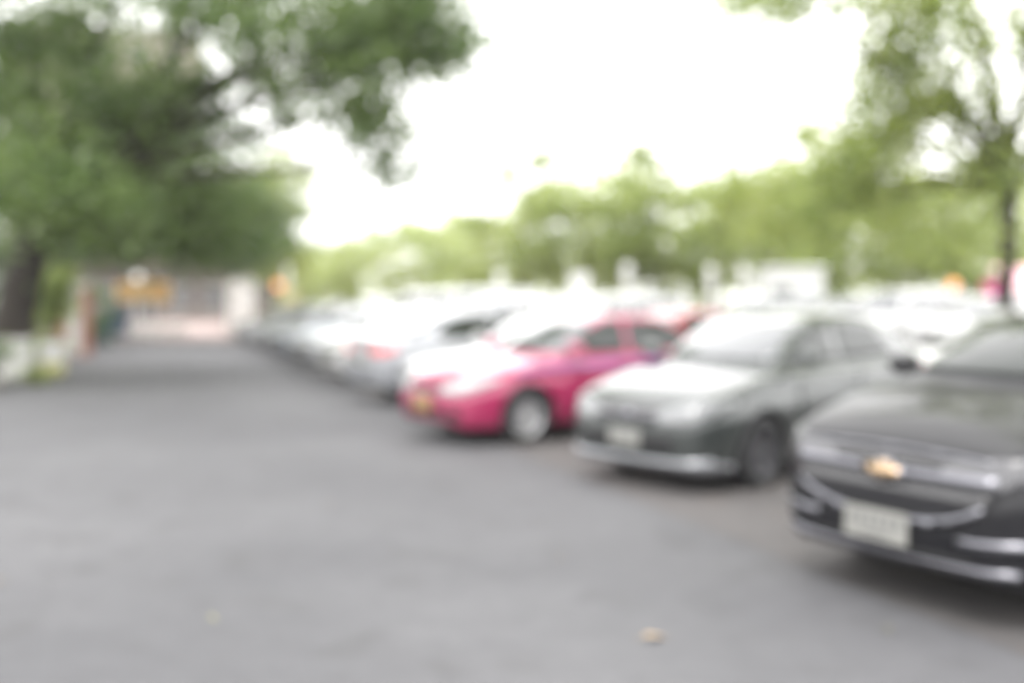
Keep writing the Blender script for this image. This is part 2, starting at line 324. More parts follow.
def build_car(sp, pm, style='plain', name='parked_car', rimmat='alloy'):
    L, W = sp['L'], sp['W']; h = L/2
    root = empty(name)
    V, Fs = body_mesh(sp)
    tmp = mesh_obj('tmp', V, Fs, [pm, M['under']]); bm = bmesh.new(); bm.from_mesh(tmp.data)
    bmesh.ops.recalc_face_normals(bm, faces=bm.faces[:]); bm.to_mesh(tmp.data); bvh = BVHTree.FromBMesh(bm); bm.free()
    wr = sp['wr']; cut = MB(); ar = wr+.055
    for s in sp['wb']:
        for sg in (-1, 1):
            y0 = sg*(W-.27); y1 = sg*(W+.2); ring = [(s-h+ar*math.cos(a), wr+.02+ar*math.sin(a)) for a in [2*math.pi*k/28 for k in range(28)]]
            vs = [(x, y0, z) for x, z in ring]+[(x, y1, z) for x, z in ring]
            fs = [(k, (k+1) % 28, 28+(k+1) % 28, 28+k) for k in range(28)]+[tuple(range(27,-1,-1)), tuple(range(28,56))]
            cut.add(vs, fs)
    cu = cut.build('cutter', M['under'])
    md = tmp.modifiers.new('b', 'BOOLEAN'); md.object = cu; md.operation = 'DIFFERENCE'; md.solver = 'EXACT'
    dg = bpy.context.evaluated_depsgraph_get(); me = bpy.data.meshes.new_from_object(tmp.evaluated_get(dg)); me.name = 'body'
    bpy.data.objects.remove(cu); bpy.data.objects.remove(tmp)
    me.materials.clear(); me.materials.append(pm); me.materials.append(M['under'])
    for p in me.polygons:
        c = p.center; mi = 0
        for s in sp['wb']:
            if math.hypot(c.x-(s-h), c.z-wr-.02) < ar+.002 and (abs(math.hypot(c.x-(s-h), c.z-wr-.02)-ar) < .012 or abs(abs(c.y)-(W-.27)) < .01) and abs(c.y) < W-.002: mi = 1
        if c.z < .30 and p.normal.z < -.7: mi = 1
        p.material_index = mi
    me.polygons.foreach_set('use_smooth', [True]*len(me.polygons))
    body = bpy.data.objects.new('body', me); COL.objects.link(body); body.parent = root
    mdd = body.modifiers.new('edge', 'EDGE_SPLIT'); mdd.split_angle = R(50)
    body.location = (0,0,0)
    def side(nm, outl, mat, sg, off=.004, cell=.07, parent=root, thick=.02):
        return decal(bvh, nm, [(a-h, b) for a, b in outl], (0, sg*2, 0), (1,0,0), (0,0,1), (0,-sg,0), mat, parent, off, cell, thick)
    def front(nm, outl, mat, off=.004, cell=.06, parent=root, thick=.02):
        return decal(bvh, nm, outl, (-6,0,0), (0,1,0), (0,0,1), (1,0,0), mat, parent, off, cell, thick)
    def back(nm, outl, mat, off=.004, cell=.06, parent=root, thick=.02):
        return decal(bvh, nm, outl, (6,0,0), (0,1,0), (0,0,1), (-1,0,0), mat, parent, off, cell, thick)
    def corner(nm, outl, mat, sg, ang=35, rear=False, off=.006, parent=root, thick=.03):
        a = R(ang); dx = -math.cos(a) if not rear else math.cos(a)
        d = Vector((-dx, -sg*math.sin(a), 0)); cx = (-h if not rear else h); O = Vector((cx, sg*W*.8, 0))-d*2
        U = Vector((0,0,1)).cross(d); U = U if U.y*sg > 0 else -U
        return decal(bvh, nm, outl, O, U, (0,0,1), d, mat, parent, off, .05, thick)
    zf = sp['D'][0][1]; zh = sp['D'][2][1]; tall = zh > .95
    # glass
    z0, z1, a0, a1 = sp['ws']
    n = 8; ws = [(-a0+2*a0*i/n, z0+.0*i) for i in range(n+1)] + [(a1-2*a1*i/n, z1+.02*math.sin(math.pi*i/n)) for i in range(n+1)]
    front('windshield', ws, M['glass'] if style == 'black' else M['ws'], .006, .05)
    z0, z1, a0, a1 = sp['rw']; back('rear_window', [(-a0,z0),(a0,z0),(a1,z1),(-a1,z1)], M['ws'], .006, .05)
    for sg in (-1, 1):
        for wv in sp['win']: side('window', wv, M['glass'] if style != 'plain' or not tall else M['ws'], sg, .006, .06)
        for k, dv in enumerate(sp['doors']):
            d = side('door', dv, pm, sg, .005)
            ex = dv[1][0] if k == 0 else 3.30*(L/4.54 if L < 4.3 else 1); zb_ = dv[2][1]-.10
            hh = MB().box((ex-h-.16, 0, zb_), (.18,.03,.03), bev=.01)
            hit = bvh.ray_cast(Vector((ex-h-.16, sg*2, zb_)), Vector((0,-sg,0)))
            yy = hit[0].y if hit[0] else sg*W
            hh.v = [(x, y+yy+sg*.018, z) for x, y, z in hh.v]
            hh.build('handle', pm if style != 'black' else M['chrome'], d)
        # mirror
        mx = sp['win'][0][0][0]-h+.02; mz = sp['win'][0][0][1]+.06
        m = MB(); bmm = bmesh.new(); bmesh.ops.create_icosphere(bmm, subdivisions=3, radius=1)
        for v in bmm.verts:
            c = v.co; c.x = max(c.x, -1)*.085+ (.0 if c.x < .3 else 0); 
            if c.x > .05: c.x = .05
            v.co = Vector((c.x+mx, c.y*.125+sg*(W*.97+.09), c.z*.078+mz))
        bmm.verts.index_update(); m.add([v.co for v in bmm.verts], [[v.index for v in f.verts] for f in bmm.faces]); bmm.free()
        m.tube([(mx, sg*(W*.84), mz-.06), (mx, sg*(W*.97+.03), mz-.02)], [.03,.025], 8)
        m.build('mirror', pm, root, True)
        # wheels
        for s in sp['wb']:
            yc = sg*(W-.125)
            prof = [(wr*.64,-.095),(wr*.80,-.105),(wr*.93,-.10),(wr*.985,-.085),(wr,-.06),(wr,.06),(wr*.985,.085),(wr*.93,.10),(wr*.80,.105),(wr*.64,.095),(wr*.62,.06),(wr*.62,-.06),(wr*.64,-.095)]
            wh = MB().lathe(prof, 36, 'Y').build('wheel', M['rubber'], root, True); wh.location = (s-h, yc, wr)
            rm = MB(); o_ = sg*.085
            rm.lathe([(wr*.66,o_),(wr*.64,o_+sg*.008),(wr*.60,o_),(wr*.58,o_-sg*.05),(wr*.58,o_-sg*.14)], 32, 'Y')
            rm.lathe([(0,o_-sg*.012),(.05,o_-sg*.012),(.06,o_-sg*.02),(.06,o_-sg*.10)], 16, 'Y')
            ns = 5 if style in ('plain','grey') else 10
            for k in range(ns):
                an = 2*math.pi*k/ns; w1 = .034 if ns == 5 else .017; w2 = .045 if ns == 5 else .024
                ca, sa = math.cos(an), math.sin(an)
                q = [(.045,-w1),(.045,w1),(wr*.61,w2),(wr*.61,-w2)]
                fr = [(r_*ca-t*sa, o_-sg*(.018 if i < 2 else .008), r_*sa+t*ca) for i, (r_, t) in enumerate(q)]
                bk = [(x, y-sg*.035, z) for x, y, z in fr]
                rm.add(fr+bk, [(0,1,2,3),(7,6,5,4),(0,4,5,1),(1,5,6,2),(2,6,7,3),(3,7,4,0)])
            r_ = rm.build('rim', M[rimmat], wh, False)
            dk = MB().lathe([(0,o_-sg*.07),(wr*.575,o_-sg*.07)], 24, 'Y').build('brake_disc', M['under'], wh)
        # lamps
        if style == 'black':
            hl = [(-.30,.70),(-.10,.66),(.16,.74),(.34,.84),(.30,.875),(.05,.845),(-.26,.80)]
            corner('headlight', [(a_, b_+.02) for a_, b_ in hl], M['lampdark'], sg, 38, off=.010)
            corner('fog_lamp_trim', [(-.22,.40),(.10,.43),(.20,.47),(.08,.475),(-.22,.45)], M['chrome'], sg, 35, off=.012)
        elif style == 'grey':
            corner('headlight', [(-.26,.60),(-.02,.58),(.20,.66),(.42,.77),(.38,.80),(.02,.76),(-.28,.68)], pmat('clear_lamp_lens', (.16,.165,.17), .2, 0, .6), sg, 38, off=.010)
        elif style == 'taxi':
            corner('headlight', [(-.26,.60),(-.02,.58),(.20,.64),(.42,.74),(.40,.78),(.02,.76),(-.26,.68)], M['lamp'], sg, 38, off=.010)
            corner('fog_lamp', [(-.14,.32),(.02,.32),(.05,.38),(.0,.42),(-.14,.42)], M['under'], sg, 28, off=.008)
        else:
            dz = zh-.75
            corner('headlight', [(-.22,.60+dz),(.02,.59+dz),(.26,.68+dz),(.30,.75+dz),(.0,.74+dz),(-.22,.68+dz)], M['lamp'], sg, 38, off=.010)
            corner('fog_lamp', [(-.12,.34+dz*.6),(.0,.34+dz*.6),(.0,.41+dz*.6),(-.12,.41+dz*.6)], M['under'], sg, 28, off=.008)
        dzr = sp['D'][-3][1]-1.03
        corner('tail_light', [(-.28,.80+dzr),(.02,.78+dzr),(.22,.84+dzr),(.22,.94+dzr),(-.28,.93+dzr)], M['taill'], sg, 35, True, off=.008)
    # front face
    def plate(mat, zc, yc=0., wd=.36, hg=.16, cover=True):
        hit = bvh.ray_cast(Vector((-6, yc, zc)), Vector((1,0,0))); xx = hit[0].x if hit[0] else -h
        pl = MB().box((xx-.018, yc, zc), (.012, wd, hg), bev=.004).build('license_plate', mat, root)
        ik = MB(); x = xx-.026      # illegible strokes, two rows
        for k in range(6): ik.box((x, yc-wd*.36+k*wd*.145, zc+.022), (.002, wd*.075, hg*.34))
        ik.box((x, yc, zc-.05), (.002, wd*.42, hg*.12)); ik.build('plate_marking', M['ink'], pl)
    if style == 'black':
        front('grille_upper', [(-.60,.75),(.60,.75),(.64,.83),(-.64,.83)], M['gloss'], .006).name = 'grille'
        front('grille', [(-.52,.49),(.52,.49),(.62,.68),(-.62,.68)], M['gloss'], .006)
        n = 12; up = [(-.64+1.28*i/n, .700+.025*abs(i/n*2-1)**2) for i in range(n+1)]
        front('chrome_bar', up+[(x, z+.05) for x, z in up[::-1]], M['chrome'], .016, thick=.03)
        lo = [(-.58+1.16*i/n, .470+.12*abs(i/n*2-1)**3) for i in range(n+1)]
        front('chrome_surround', lo+[(x, z+.035) for x, z in lo[::-1]], M['chrome'], .016, thick=.03)
        hd = [(-.60+1.2*i/n, .845-.02*abs(i/n*2-1)**2) for i in range(n+1)]
        front('chrome_edge', hd+[(x, z+.012) for x, z in hd[::-1]], M['chrome'], .014, thick=.03)
        # gold emblem: wide bar crossed by a short block, in a chrome edge
        bt = [(-.135,-.028),(-.045,-.028),(-.045,-.052),(.045,-.052),(.045,-.028),(.118,-.028),(.135,.028),(.045,.028),(.045,.052),(-.045,.052),(-.045,.028),(-.118,.028)]
        bc = front('badge', [(x*.98, .725+z*1.05) for x, z in bt], M['chrome'], .030, thick=.03)
        front('badge_face', [(x*.86, .725+z*.86) for x, z in bt], M['gold'], .040, parent=bc)
        plate(M['plate'], .43, .03, .41, .17)
        lp = [(-.72+1.44*i/n, .255+.03*abs(i/n*2-1)**2) for i in range(n+1)]
        front('lower_lip', lp+[(x, z+.045) for x, z in lp[::-1]], M['chrome'], .016, thick=.03)
        front('air_intake', [(-.5,.315),(.5,.315),(.54,.345),(-.54,.345)], M['under'], .006)
    elif style == 'grey':
        front('grille', [(-.30,.57),(.30,.57),(.46,.70),(.3,.74),(-.3,.74),(-.46,.70)], M['gloss'], .006)
        front('air_intake', [(-.48,.34),(.48,.34),(.54,.44),(.48,.50),(-.48,.50),(-.54,.44)], M['under'], .006)
        front('chrome_bar', [(-.38,.635),(.38,.635),(.38,.655),(-.38,.655)], M['chrome'], .014)
        front('badge', [(.06*math.cos(a), .645+.04*math.sin(a)) for a in [2*math.pi*k/16 for k in range(16)]], M['chrome'], .024)
        plate(M['plate'], .45, 0, .34, .14)
        n = 12; lp = [(-.74+1.48*i/n, .20+.03*abs(i/n*2-1)**2) for i in range(n+1)]
        front('bumper_lip', lp+[(x, z+.085) for x, z in lp[::-1]], P['silver'], .03, thick=.06)
        for sg in (-1,1): corner('bumper_lip', [(-.12,.21),(.25,.19),(.42,.19),(.40,.25),(.25,.28),(-.12,.30)], P['silver'], sg, 45, off=.028)
    elif style == 'taxi':
        front('grille', [(-.42,.585),(.42,.585),(.46,.64),(.3,.665),(-.3,.665),(-.46,.64)], M['gloss'], .006)
        front('air_intake', [(-.44,.33),(.44,.33),(.40,.43),(-.40,.43)], M['under'], .006)
        front('badge', [(.055*math.cos(a), .628+.035*math.sin(a)) for a in [2*math.pi*k/16 for k in range(16)]], M['chrome'], .02)
        plate(M['plateY'], .46)
        for sg in (-1,1):
            side('stripe', [(.75,.80),(1.6,.84),(3.4,.88),(3.9,.90),(3.9,.96),(3.45,.955),(1.6,.91),(.75,.84)], M['stripe'], sg, .012)
    else:
        dz = zh-.75
        front('grille', [(-.44,.53+dz),(.44,.53+dz),(.48,.67+dz),(-.48,.67+dz)], M['gloss'], .006)
        front('air_intake', [(-.50,.33+dz*.6),(.50,.33+dz*.6),(.44,.44+dz*.6),(-.44,.44+dz*.6)], M['under'], .006)
        front('chrome_bar', [(-.40,.61+dz),(.40,.61+dz),(.40,.63+dz),(-.40,.63+dz)], M['chrome'], .014)
        plate(M['plate'], .47+dz*.7)
    hit = bvh.ray_cast(Vector((6,0,.72)), Vector((-1,0,0)))
    if hit[0]: 
        pl = MB().box((hit[0].x+.01, 0, .72), (.012,.36,.16), bev=.004).build('license_plate', M['plate'] if style != 'taxi' else M['plateY'], root)
    return root
def recolour(root, frm, to):
    def rec(o):
        if o.type == 'MESH':
            for sl in o.material_slots:
                if sl.material == frm: sl.link = 'OBJECT'; sl.material = to
        for c in o.children: rec(c)
    rec(root)

TH = R(33); dvec = Vector((math.cos(TH), math.sin(TH), 0)); nvec = Vector((-math.sin(TH), math.cos(TH), 0))
def place_nose(o, p, sp, rot=TH):          # p: middle of the front bumper on the ground
    c = p + Vector((math.cos(rot), math.sin(rot), 0))*sp['L']/2
    o.location = (c.x, c.y, .006); o.rotation_euler = (0, 0, rot)
ROW1 = 'cars parked nose out along the right of the lane'
G2 = 'cars parked in the row behind'
blackc = build_car(CRUZE, P['black'], 'black')
tag(blackc, 'black sedan with chrome trimmed grille and gold emblem, nearest car at the right edge', 'car', ROW1)
place_nose(blackc, Vector((2.00, 5.36, 0)), CRUZE, R(31))
greyc = build_car(COMPACT, P['grey'], 'grey', rimmat='darkalloy')
tag(greyc, 'grey green compact car with silver bumper lip between the pink taxi and the black sedan', 'car', ROW1)
t2 = R(42); w = at(755, 487); place_nose(greyc, w - Vector((math.cos(t2),math.sin(t2),0))*.88 + Vector((-math.sin(t2),math.cos(t2),0))*.74, COMPACT, t2)
pinkc = build_car(SEDAN, P['pink'], 'taxi')
tag(pinkc, 'pink taxi sedan with a purple side stripe and yellow number plate', 'car', ROW1)
w = at(524, 444); place_nose(pinkc, w - dvec*.90 + nvec*.76, SEDAN)
kinds = {}
def proto(k):
    if k not in kinds:
        sp = dict(sedan=SEDAN, hatch=HATCH, suv=SUV, van=VAN)[k]
        kinds[k] = build_car(sp, P['white'], 'plain'); pass
    return kinds[k]
SP = dict(sedan=SEDAN, hatch=HATCH, suv=SUV, van=VAN)
used = set()
def car(k, colr, pos, label, group, rot=TH):
    p = proto(k)
    if k in used: o = copy_tree(p)
    else: o = p
    if k not in used: used.add(k); first[k] = (o, colr)
    if o is not p: recolour(o, P['white'], P[colr])
    tag(o, label, 'van' if k == 'van' else 'car', group); place_nose(o, pos, SP[k], rot); return o
first = {}
row = [  # kind, colour, nose-corner pixel (left-most bumper corner low on the body), label
 ('sedan','white', (398,398), 'white sedan parked directly beyond the pink taxi'),
 ('sedan','silver', (343,386), 'silver sedan parked tail out with red tail lamps, second beyond the pink taxi'),
 ('hatch','white', (315,372), 'white hatchback parked third beyond the pink taxi'),
 ('sedan','silver', (291,362), 'silver sedan parked fourth beyond the pink taxi'),
 ('sedan','blue', (272,354), 'pale blue grey sedan parked fifth beyond the pink taxi'),
 ('hatch','dark', (257,348), 'dark grey hatchback near the far end of the row'),
 ('sedan','silver', (245,343), 'silver sedan next to last in the row, beside the dark grey hatchback'),
 ('hatch','dark', (235,339), 'dark grey hatchback at the far end of the row by the white gate pillar'),
]
for k, c, px, lab in row:
    pf = at(px[0]-4, px[1], .22); pf.z = 0
    if 'tail out' in lab: car(k, c, pf - nvec*.82 + dvec*SP[k]['L'], lab, ROW1, TH+math.pi)
    else: car(k, c, pf - nvec*.82, lab, ROW1)
# ---- second row, tail to tail with the first, seen over and between the front cars
row2 = [
 ('suv','white', (-3.7,40.6), 'white tall sport utility car at the far left end of the back row'),
 ('suv','pale', (-2.5,36.8), 'pearl sport utility car second from the far left end of the back row'),
 ('van','white', (-1.4,33.3), 'white van with rounded roof showing behind the far white hatchback'),
 ('van','pale', (-.2,30.0), 'pearl van in the back row, just right of the white rounded van'),
 ('suv','silver', (.9,27.0), 'silver sport utility car in the back row, under the leftmost white column'),
 ('suv','white', (1.9,24.0), 'white sport utility car in the back row, under the upright banner'),
 ('suv','pale', (2.9,21.4), 'pearl sport utility car in the back row, under the column behind the pink taxi'),
 ('sedan','red', (3.5,18.6), 'red sedan whose roof shows just over the pink taxi'),
 ('sedan','white', (5.0,15.9), 'white sedan behind the roof of the grey green compact car'),
 ('hatch','pale', (7.1,13.9), 'pearl hatchback between the grey green compact car and the black sedan'),
]
def car_c(k, colr, xy, lab, grp, rot):
    p = Vector((xy[0], xy[1], 0)) - Vector((math.cos(rot), math.sin(rot), 0))*SP[k]['L']/2
    return car(k, colr, p, lab, grp, rot)
for k, c, xy, lab in row2: car_c(k, c, xy, lab, G2, TH+(0 if xy[0] > 6 else math.pi))

# ------------------------------------------------------------------ ground
def sheet(name, pts, z, mat, label=None, cat=None):
    o = mesh_obj(name, [(x, y, z) for x, y in pts], [tuple(range(len(pts)))], mat, None, False)
    tag(o, kind='structure'); return o
def groundmat(name, c1, c2, c3, sc=.35, rough=.8, fine=90., patch=1.):
    m, nt, b = new_mat(name)
    tc = nt.nodes.new('ShaderNodeTexCoord')
    def noise(s, d=6):
        n = nt.nodes.new('ShaderNodeTexNoise'); n.inputs['Scale'].default_value = s; n.inputs['Detail'].default_value = d
        nt.links.new(tc.outputs['Object'], n.inputs['Vector']); return n
    n1, n2, n3 = noise(sc), noise(fine, 3), noise(sc*6)
    r = nt.nodes.new('ShaderNodeValToRGB'); e = r.color_ramp.elements
    e[0].position = .35; e[0].color = (*c1, 1); e[1].position = .65; e[1].color = (*c2, 1)
    nt.links.new(n1.outputs['Fac'], r.inputs['Fac'])
    mx = nt.nodes.new('ShaderNodeMix'); mx.data_type = 'RGBA'; mr = nt.nodes.new('ShaderNodeMapRange')
    mr.inputs['From Min'].default_value = .55; mr.inputs['From Max'].default_value = .75; mr.inputs['To Max'].default_value = .5*patch
    nt.links.new(n3.outputs['Fac'], mr.inputs['Value']); nt.links.new(mr.outputs['Result'], mx.inputs['Factor'])
    nt.links.new(r.outputs['Color'], mx.inputs['A']); mx.inputs['B'].default_value = (*c3, 1)
    m2 = nt.nodes.new('ShaderNodeMix'); m2.data_type = 'RGBA'; m2.blend_type = 'MULTIPLY'; m2.inputs['Factor'].default_value = 1
    r2 = nt.nodes.new('ShaderNodeValToRGB'); r2.color_ramp.elements[0].color = (.55,.55,.55,1); r2.color_ramp.elements[1].color = (1.4,1.4,1.4,1)
    n4 = noise(5., 8); r4 = nt.nodes.new('ShaderNodeValToRGB'); r4.color_ramp.elements[0].position = .3; r4.color_ramp.elements[1].position = .7
    r4.color_ramp.elements[0].color = (.92,.92,.92,1); r4.color_ramp.elements[1].color = (1.08,1.08,1.08,1); nt.links.new(n4.outputs['Fac'], r4.inputs['Fac'])
    m4 = nt.nodes.new('ShaderNodeMix'); m4.data_type = 'RGBA'; m4.blend_type = 'MULTIPLY'; m4.inputs['Factor'].default_value = 1
    nt.links.new(mx.outputs['Result'], m4.inputs['A']); nt.links.new(r4.outputs['Color'], m4.inputs['B']); mx = m4
    nt.links.new(n2.outputs['Fac'], r2.inputs['Fac']); nt.links.new(mx.outputs['Result'], m2.inputs['A']); nt.links.new(r2.outputs['Color'], m2.inputs['B'])
    nt.links.new(m2.outputs['Result'], b.inputs['Base Color']); b.inputs['Roughness'].default_value = rough
    bp = nt.nodes.new('ShaderNodeBump'); bp.inputs['Strength'].default_value = .5; bp.inputs['Distance'].default_value = .006
    nt.links.new(n2.outputs['Fac'], bp.inputs['Height']); nt.links.new(bp.outputs['Normal'], b.inputs['Normal'])
    return m
ASPH = groundmat('asphalt', (.064,.064,.069), (.092,.092,.097), (.050,.049,.050), patch=1.3)
BAY = groundmat('bay_asphalt', (.066,.062,.062), (.090,.084,.083), (.10,.075,.062))
PINKP = groundmat('pink_paving', (.28,.21,.20), (.33,.26,.245), (.32,.28,.265), fine=30)
GRASS = groundmat('verge_soil', (.045,.05,.025), (.07,.07,.04), (.03,.045,.015), rough=.95, fine=25)
KERB = pmat('kerb', (.30,.28,.26), .85, noise=.2, nscale=2)
sheet('ground', [(-900,-900),(900,-900),(900,900),(-900,900)], -.02, GRASS)
ls = -.333                                     # lane direction dX/dY
def lx(y, off): return off + ls*y
# lane and aisles
sheet('lane', [(lx(-30,-3.4),-30),(lx(-30,60),-30),(lx(42,60),42),(lx(42,-3.4)+0,42)], -.004, ASPH)
def rx(y): return 3.75-.374*y + .35
sheet('parking_bay', [(rx(-6),-6),(rx(-6)+10.4,-6),(rx(44)+10.4,44),(rx(44),44)], .0, BAY)
sheet('cross_paving', [(-40,41.0),(40,41.0),(40,78),(-40,78)], .012, PINKP)
# kerb at left and planted verge
kp = MB()
def prism(mb, pts, z0, z1):
    n = len(pts); mb.add([(x,y,z0) for x,y in pts]+[(x,y,z1) for x,y in pts],
        [tuple(range(n-1,-1,-1)), tuple(range(n,2*n))]+[(i,(i+1)%n,n+(i+1)%n,n+i) for i in range(n)])
prism(kp, [(lx(-20,-3.42),-20),(lx(40.5,-3.42),40.5),(lx(40.5,-3.62),40.5),(lx(-20,-3.62),-20)], -.02, .13)
k_ = kp.build('kerb', KERB); tag(k_, kind='structure')
vb = MB(); prism(vb, [(lx(-20,-3.625),-20),(lx(40.5,-3.625),40.5),(lx(40.5,-40),40.5),(lx(-20,-40),-20)], -.015, .10)
v_ = vb.build('verge', GRASS); tag(v_, kind='structure')
# fallen leaves on the asphalt
def leaf(px, py, mat, lab, s=.06, rz=0.):
    p = at(px, py); m = MB(); n = 9
    top = []; 
    for side_ in (1, -1):
        for i in range(n):
            t = i/(n-1); wv = math.sin(math.pi*t**.8)*.33*s
            top.append(((t-.5)*s*1.6, side_*wv, .012+.010*math.cos(t*3)+.35*abs(wv)))
    fs = [(i, i+1, n+i+1, n+i) for i in range(n-1)]
    m.add(top, fs); m.tube([(-.8*s,0,.015),(-1.2*s,.1*s,.012)], [.0015,.0015], 5)
    o = m.build('fallen_leaf', mat, None, True); o.location = (p.x, p.y, 0.0); o.rotation_euler = (0,0,rz)
    sm = o.modifiers.new('t', 'SOLIDIFY'); sm.thickness = .0012
    tag(o, lab, 'leaf', 'fallen leaves on the asphalt')
leaf(655, 639, M['leafdry'], 'pale orange dry leaf lying on the asphalt in front of the black sedan', .085, .4)
leaf(885, 631, M['leafyel'], 'dull yellow leaf on the asphalt beside the shadow of the black sedan', .045, 1.9)
leaf(213, 620, M['leafyel'], 'dull yellow leaf alone on the asphalt at the left of the lane', .035, -.6)
leaf(330, 505, M['leafdry'], 'tiny brown leaf in the middle of the lane', .03, .9)
leaf(560, 560, M['leafdry'], 'tiny brown leaf on the asphalt in front of the grey green compact car', .028, 2.2)
leaf(3, 583, M['leafdry'], 'brown dry leaf at the left edge of the lane', .045, 1.2)

# ------------------------------------------------------------------ trees
def leaves_mesh(name, lobes, size, mat, parent, per=1.0, seed=0, cl_r=.4, flat=.6):
    g = np.random.default_rng(seed); P_ = []; centers = []
    for (cx, cy, cz, rx_, ry_, rz_, n) in lobes:
        ncl = max(3, int(n/130*per)); 
        d = g.normal(size=(ncl,3)); d /= np.linalg.norm(d, axis=1)[:,None]
        rr = g.uniform(.15, 1, size=(ncl,1))**.45
        cc = np.array([cx,cy,cz]) + d*rr*np.array([rx_,ry_,rz_]); centers += [tuple(c) for c in cc]
        k = np.maximum(20, g.normal(130, 45, ncl)).astype(int)
        cr = cl_r*g.uniform(.6, 1.4, ncl)
        for c, kk, r_ in zip(cc, k, cr):
            P_.append(c + g.normal(size=(kk,3))*np.array([r_, r_, r_*flat]))
    Pt = np.concatenate(P_); N = len(Pt)
    a = g.normal(size=(N,3)); a[:,2] *= .7; a /= np.linalg.norm(a,axis=1)[:,None]
    b = g.normal(size=(N,3)); b -= a*(a*b).sum(1)[:,None]; b /= np.linalg.norm(b,axis=1)[:,None]
    s = size*g.uniform(.6,1.3,(N,1)); 
    v = np.empty((N,4,3)); nrm = np.cross(a,b)
    v[:,0] = Pt-a*s*.5; v[:,1] = Pt+b*s*.27+nrm*s*.06-a*s*.05; v[:,2] = Pt+a*s*.5; v[:,3] = Pt-b*s*.27+nrm*s*.06-a*s*.05
    me = bpy.data.meshes.new(name); me.vertices.add(N*4); me.vertices.foreach_set('co', v.reshape(-1))
    me.loops.add(N*4); me.loops.foreach_set('vertex_index', np.arange(N*4)); me.polygons.add(N)
    me.polygons.foreach_set('loop_start', np.arange(N)*4)
    me.materials.append(mat); me.update(calc_edges=True)
    o = bpy.data.objects.new(name, me); COL.objects.link(o); o.parent = parent
    return o, centers
def tree(name, base, fork, r0, lobes, size, leafm, label, cat='tree', barkm='bark', per=1., seed=1, cl_r=.4, nlimb=40, group=None, stems=None, kinkless=False):
    """base: world point; fork: offset of the first fork; lobes: (x,y,z, rx,ry,rz, count) relative to base"""
    root = empty(name, base); tag(root, label, cat, group)
    cr, cents = leaves_mesh('crown', lobes, size, leafm, root, per, seed, cl_r)
    g = random.Random(seed); mb = MB(); fx = Vector(fork)
    n = 7; pts = []; 
    for i in range(n):
        t = i/(n-1); w_ = .0 if i in (0, n-1) else .12
        pts.append(fx*t + Vector((g.uniform(-w_,w_), g.uniform(-w_,w_), 0))*fx.z*.15)
    rad = [r0*(1.35 if i == 0 else 1.0-.3*i/(n-1)) for i in range(n)]
    mb.tube(pts, rad, 12)
    mains = []
    for (cx,cy,cz,rx_,ry_,rz_,nn) in lobes:
        c = Vector((cx,cy,cz)); mid = fx.lerp(c, .5) + Vector((0,0,abs(c.z-fx.z)*.12+.1)); ends = c
        q = [fx-Vector((0,0,.1)), fx.lerp(mid,.5)+Vector((g.uniform(-.15,.15),g.uniform(-.15,.15),.1)), mid, mid.lerp(ends,.5)+Vector((g.uniform(-.2,.2),)*3), ends]
        rr = [r0*.40, r0*.28, r0*.19, r0*.11, r0*.05]; mb.tube(q, rr, 8); mains.append((q, c, max(rx_,ry_,rz_)))
    cs = g.sample(cents, min(nlimb, len(cents)))
    for c in cs:
        c = Vector(c); best = min(mains, key=lambda m: (m[1]-c).length/m[2]); q = best[0]; s0 = q[g.choice((2,3,4))]
        m1 = s0.lerp(c, .5)+Vector((g.uniform(-.2,.2), g.uniform(-.2,.2), g.uniform(0,.3)))
        mb.tube([s0, m1, c], [r0*.13, r0*.08, r0*.02], 5)
    if stems:
        for q, rr in stems: mb.tube(q, rr, 8)
    mb.build('trunk', M[barkm], root, True)
    return root
def L(px, py, Y, rpx, rpy, rd, n, base):     # a lobe centred where the pixel looks at depth Y, with real radii
    p = dist(px, py, Y) - Vector(base); return (p.x, p.y, p.z, rpx*Y/F, rd, rpy*Y/F, n)

# big spreading tree, trunk at the left edge
b = at(0, 378); b.z = .1
tree('spreading_tree', b, (1.3,-.5,3.6), .46, [
  L(60,120,21,110,80,3.0,9000,b), L(170,150,21,90,70,3.0,8000,b), L(250,60,20,85,65,2.6,5200,b), L(40,10,21,120,70,3,6500,b), L(150,-60,20,160,90,3.5,11000,b),
  L(330,40,19,70,60,2.0,3600,b), L(395,60,19,55,50,1.5,3600,b), L(425,15,19,42,55,1.5,2800,b), L(372,115,19,30,28,.9,800,b), L(392,160,19,16,18,.5,520,b), L(445,45,19,16,25,.6,450,b),
  L(350,-70,19,110,80,2.5,6000,b), L(60,225,22,60,30,2,4200,b), L(150,235,24,90,28,2,4500,b), L(-90,100,20,110,130,4,8000,b), L(75,195,18,75,45,1.6,3600,b), L(0,185,17.5,50,40,1.6,2200,b), L(215,215,23,70,40,2.5,4200,b),
  ], .22, L_DARK, 'big dark leaved tree spreading over the lane, thick trunk behind the white planter', seed=3, cl_r=.48, nlimb=30, per=.44)
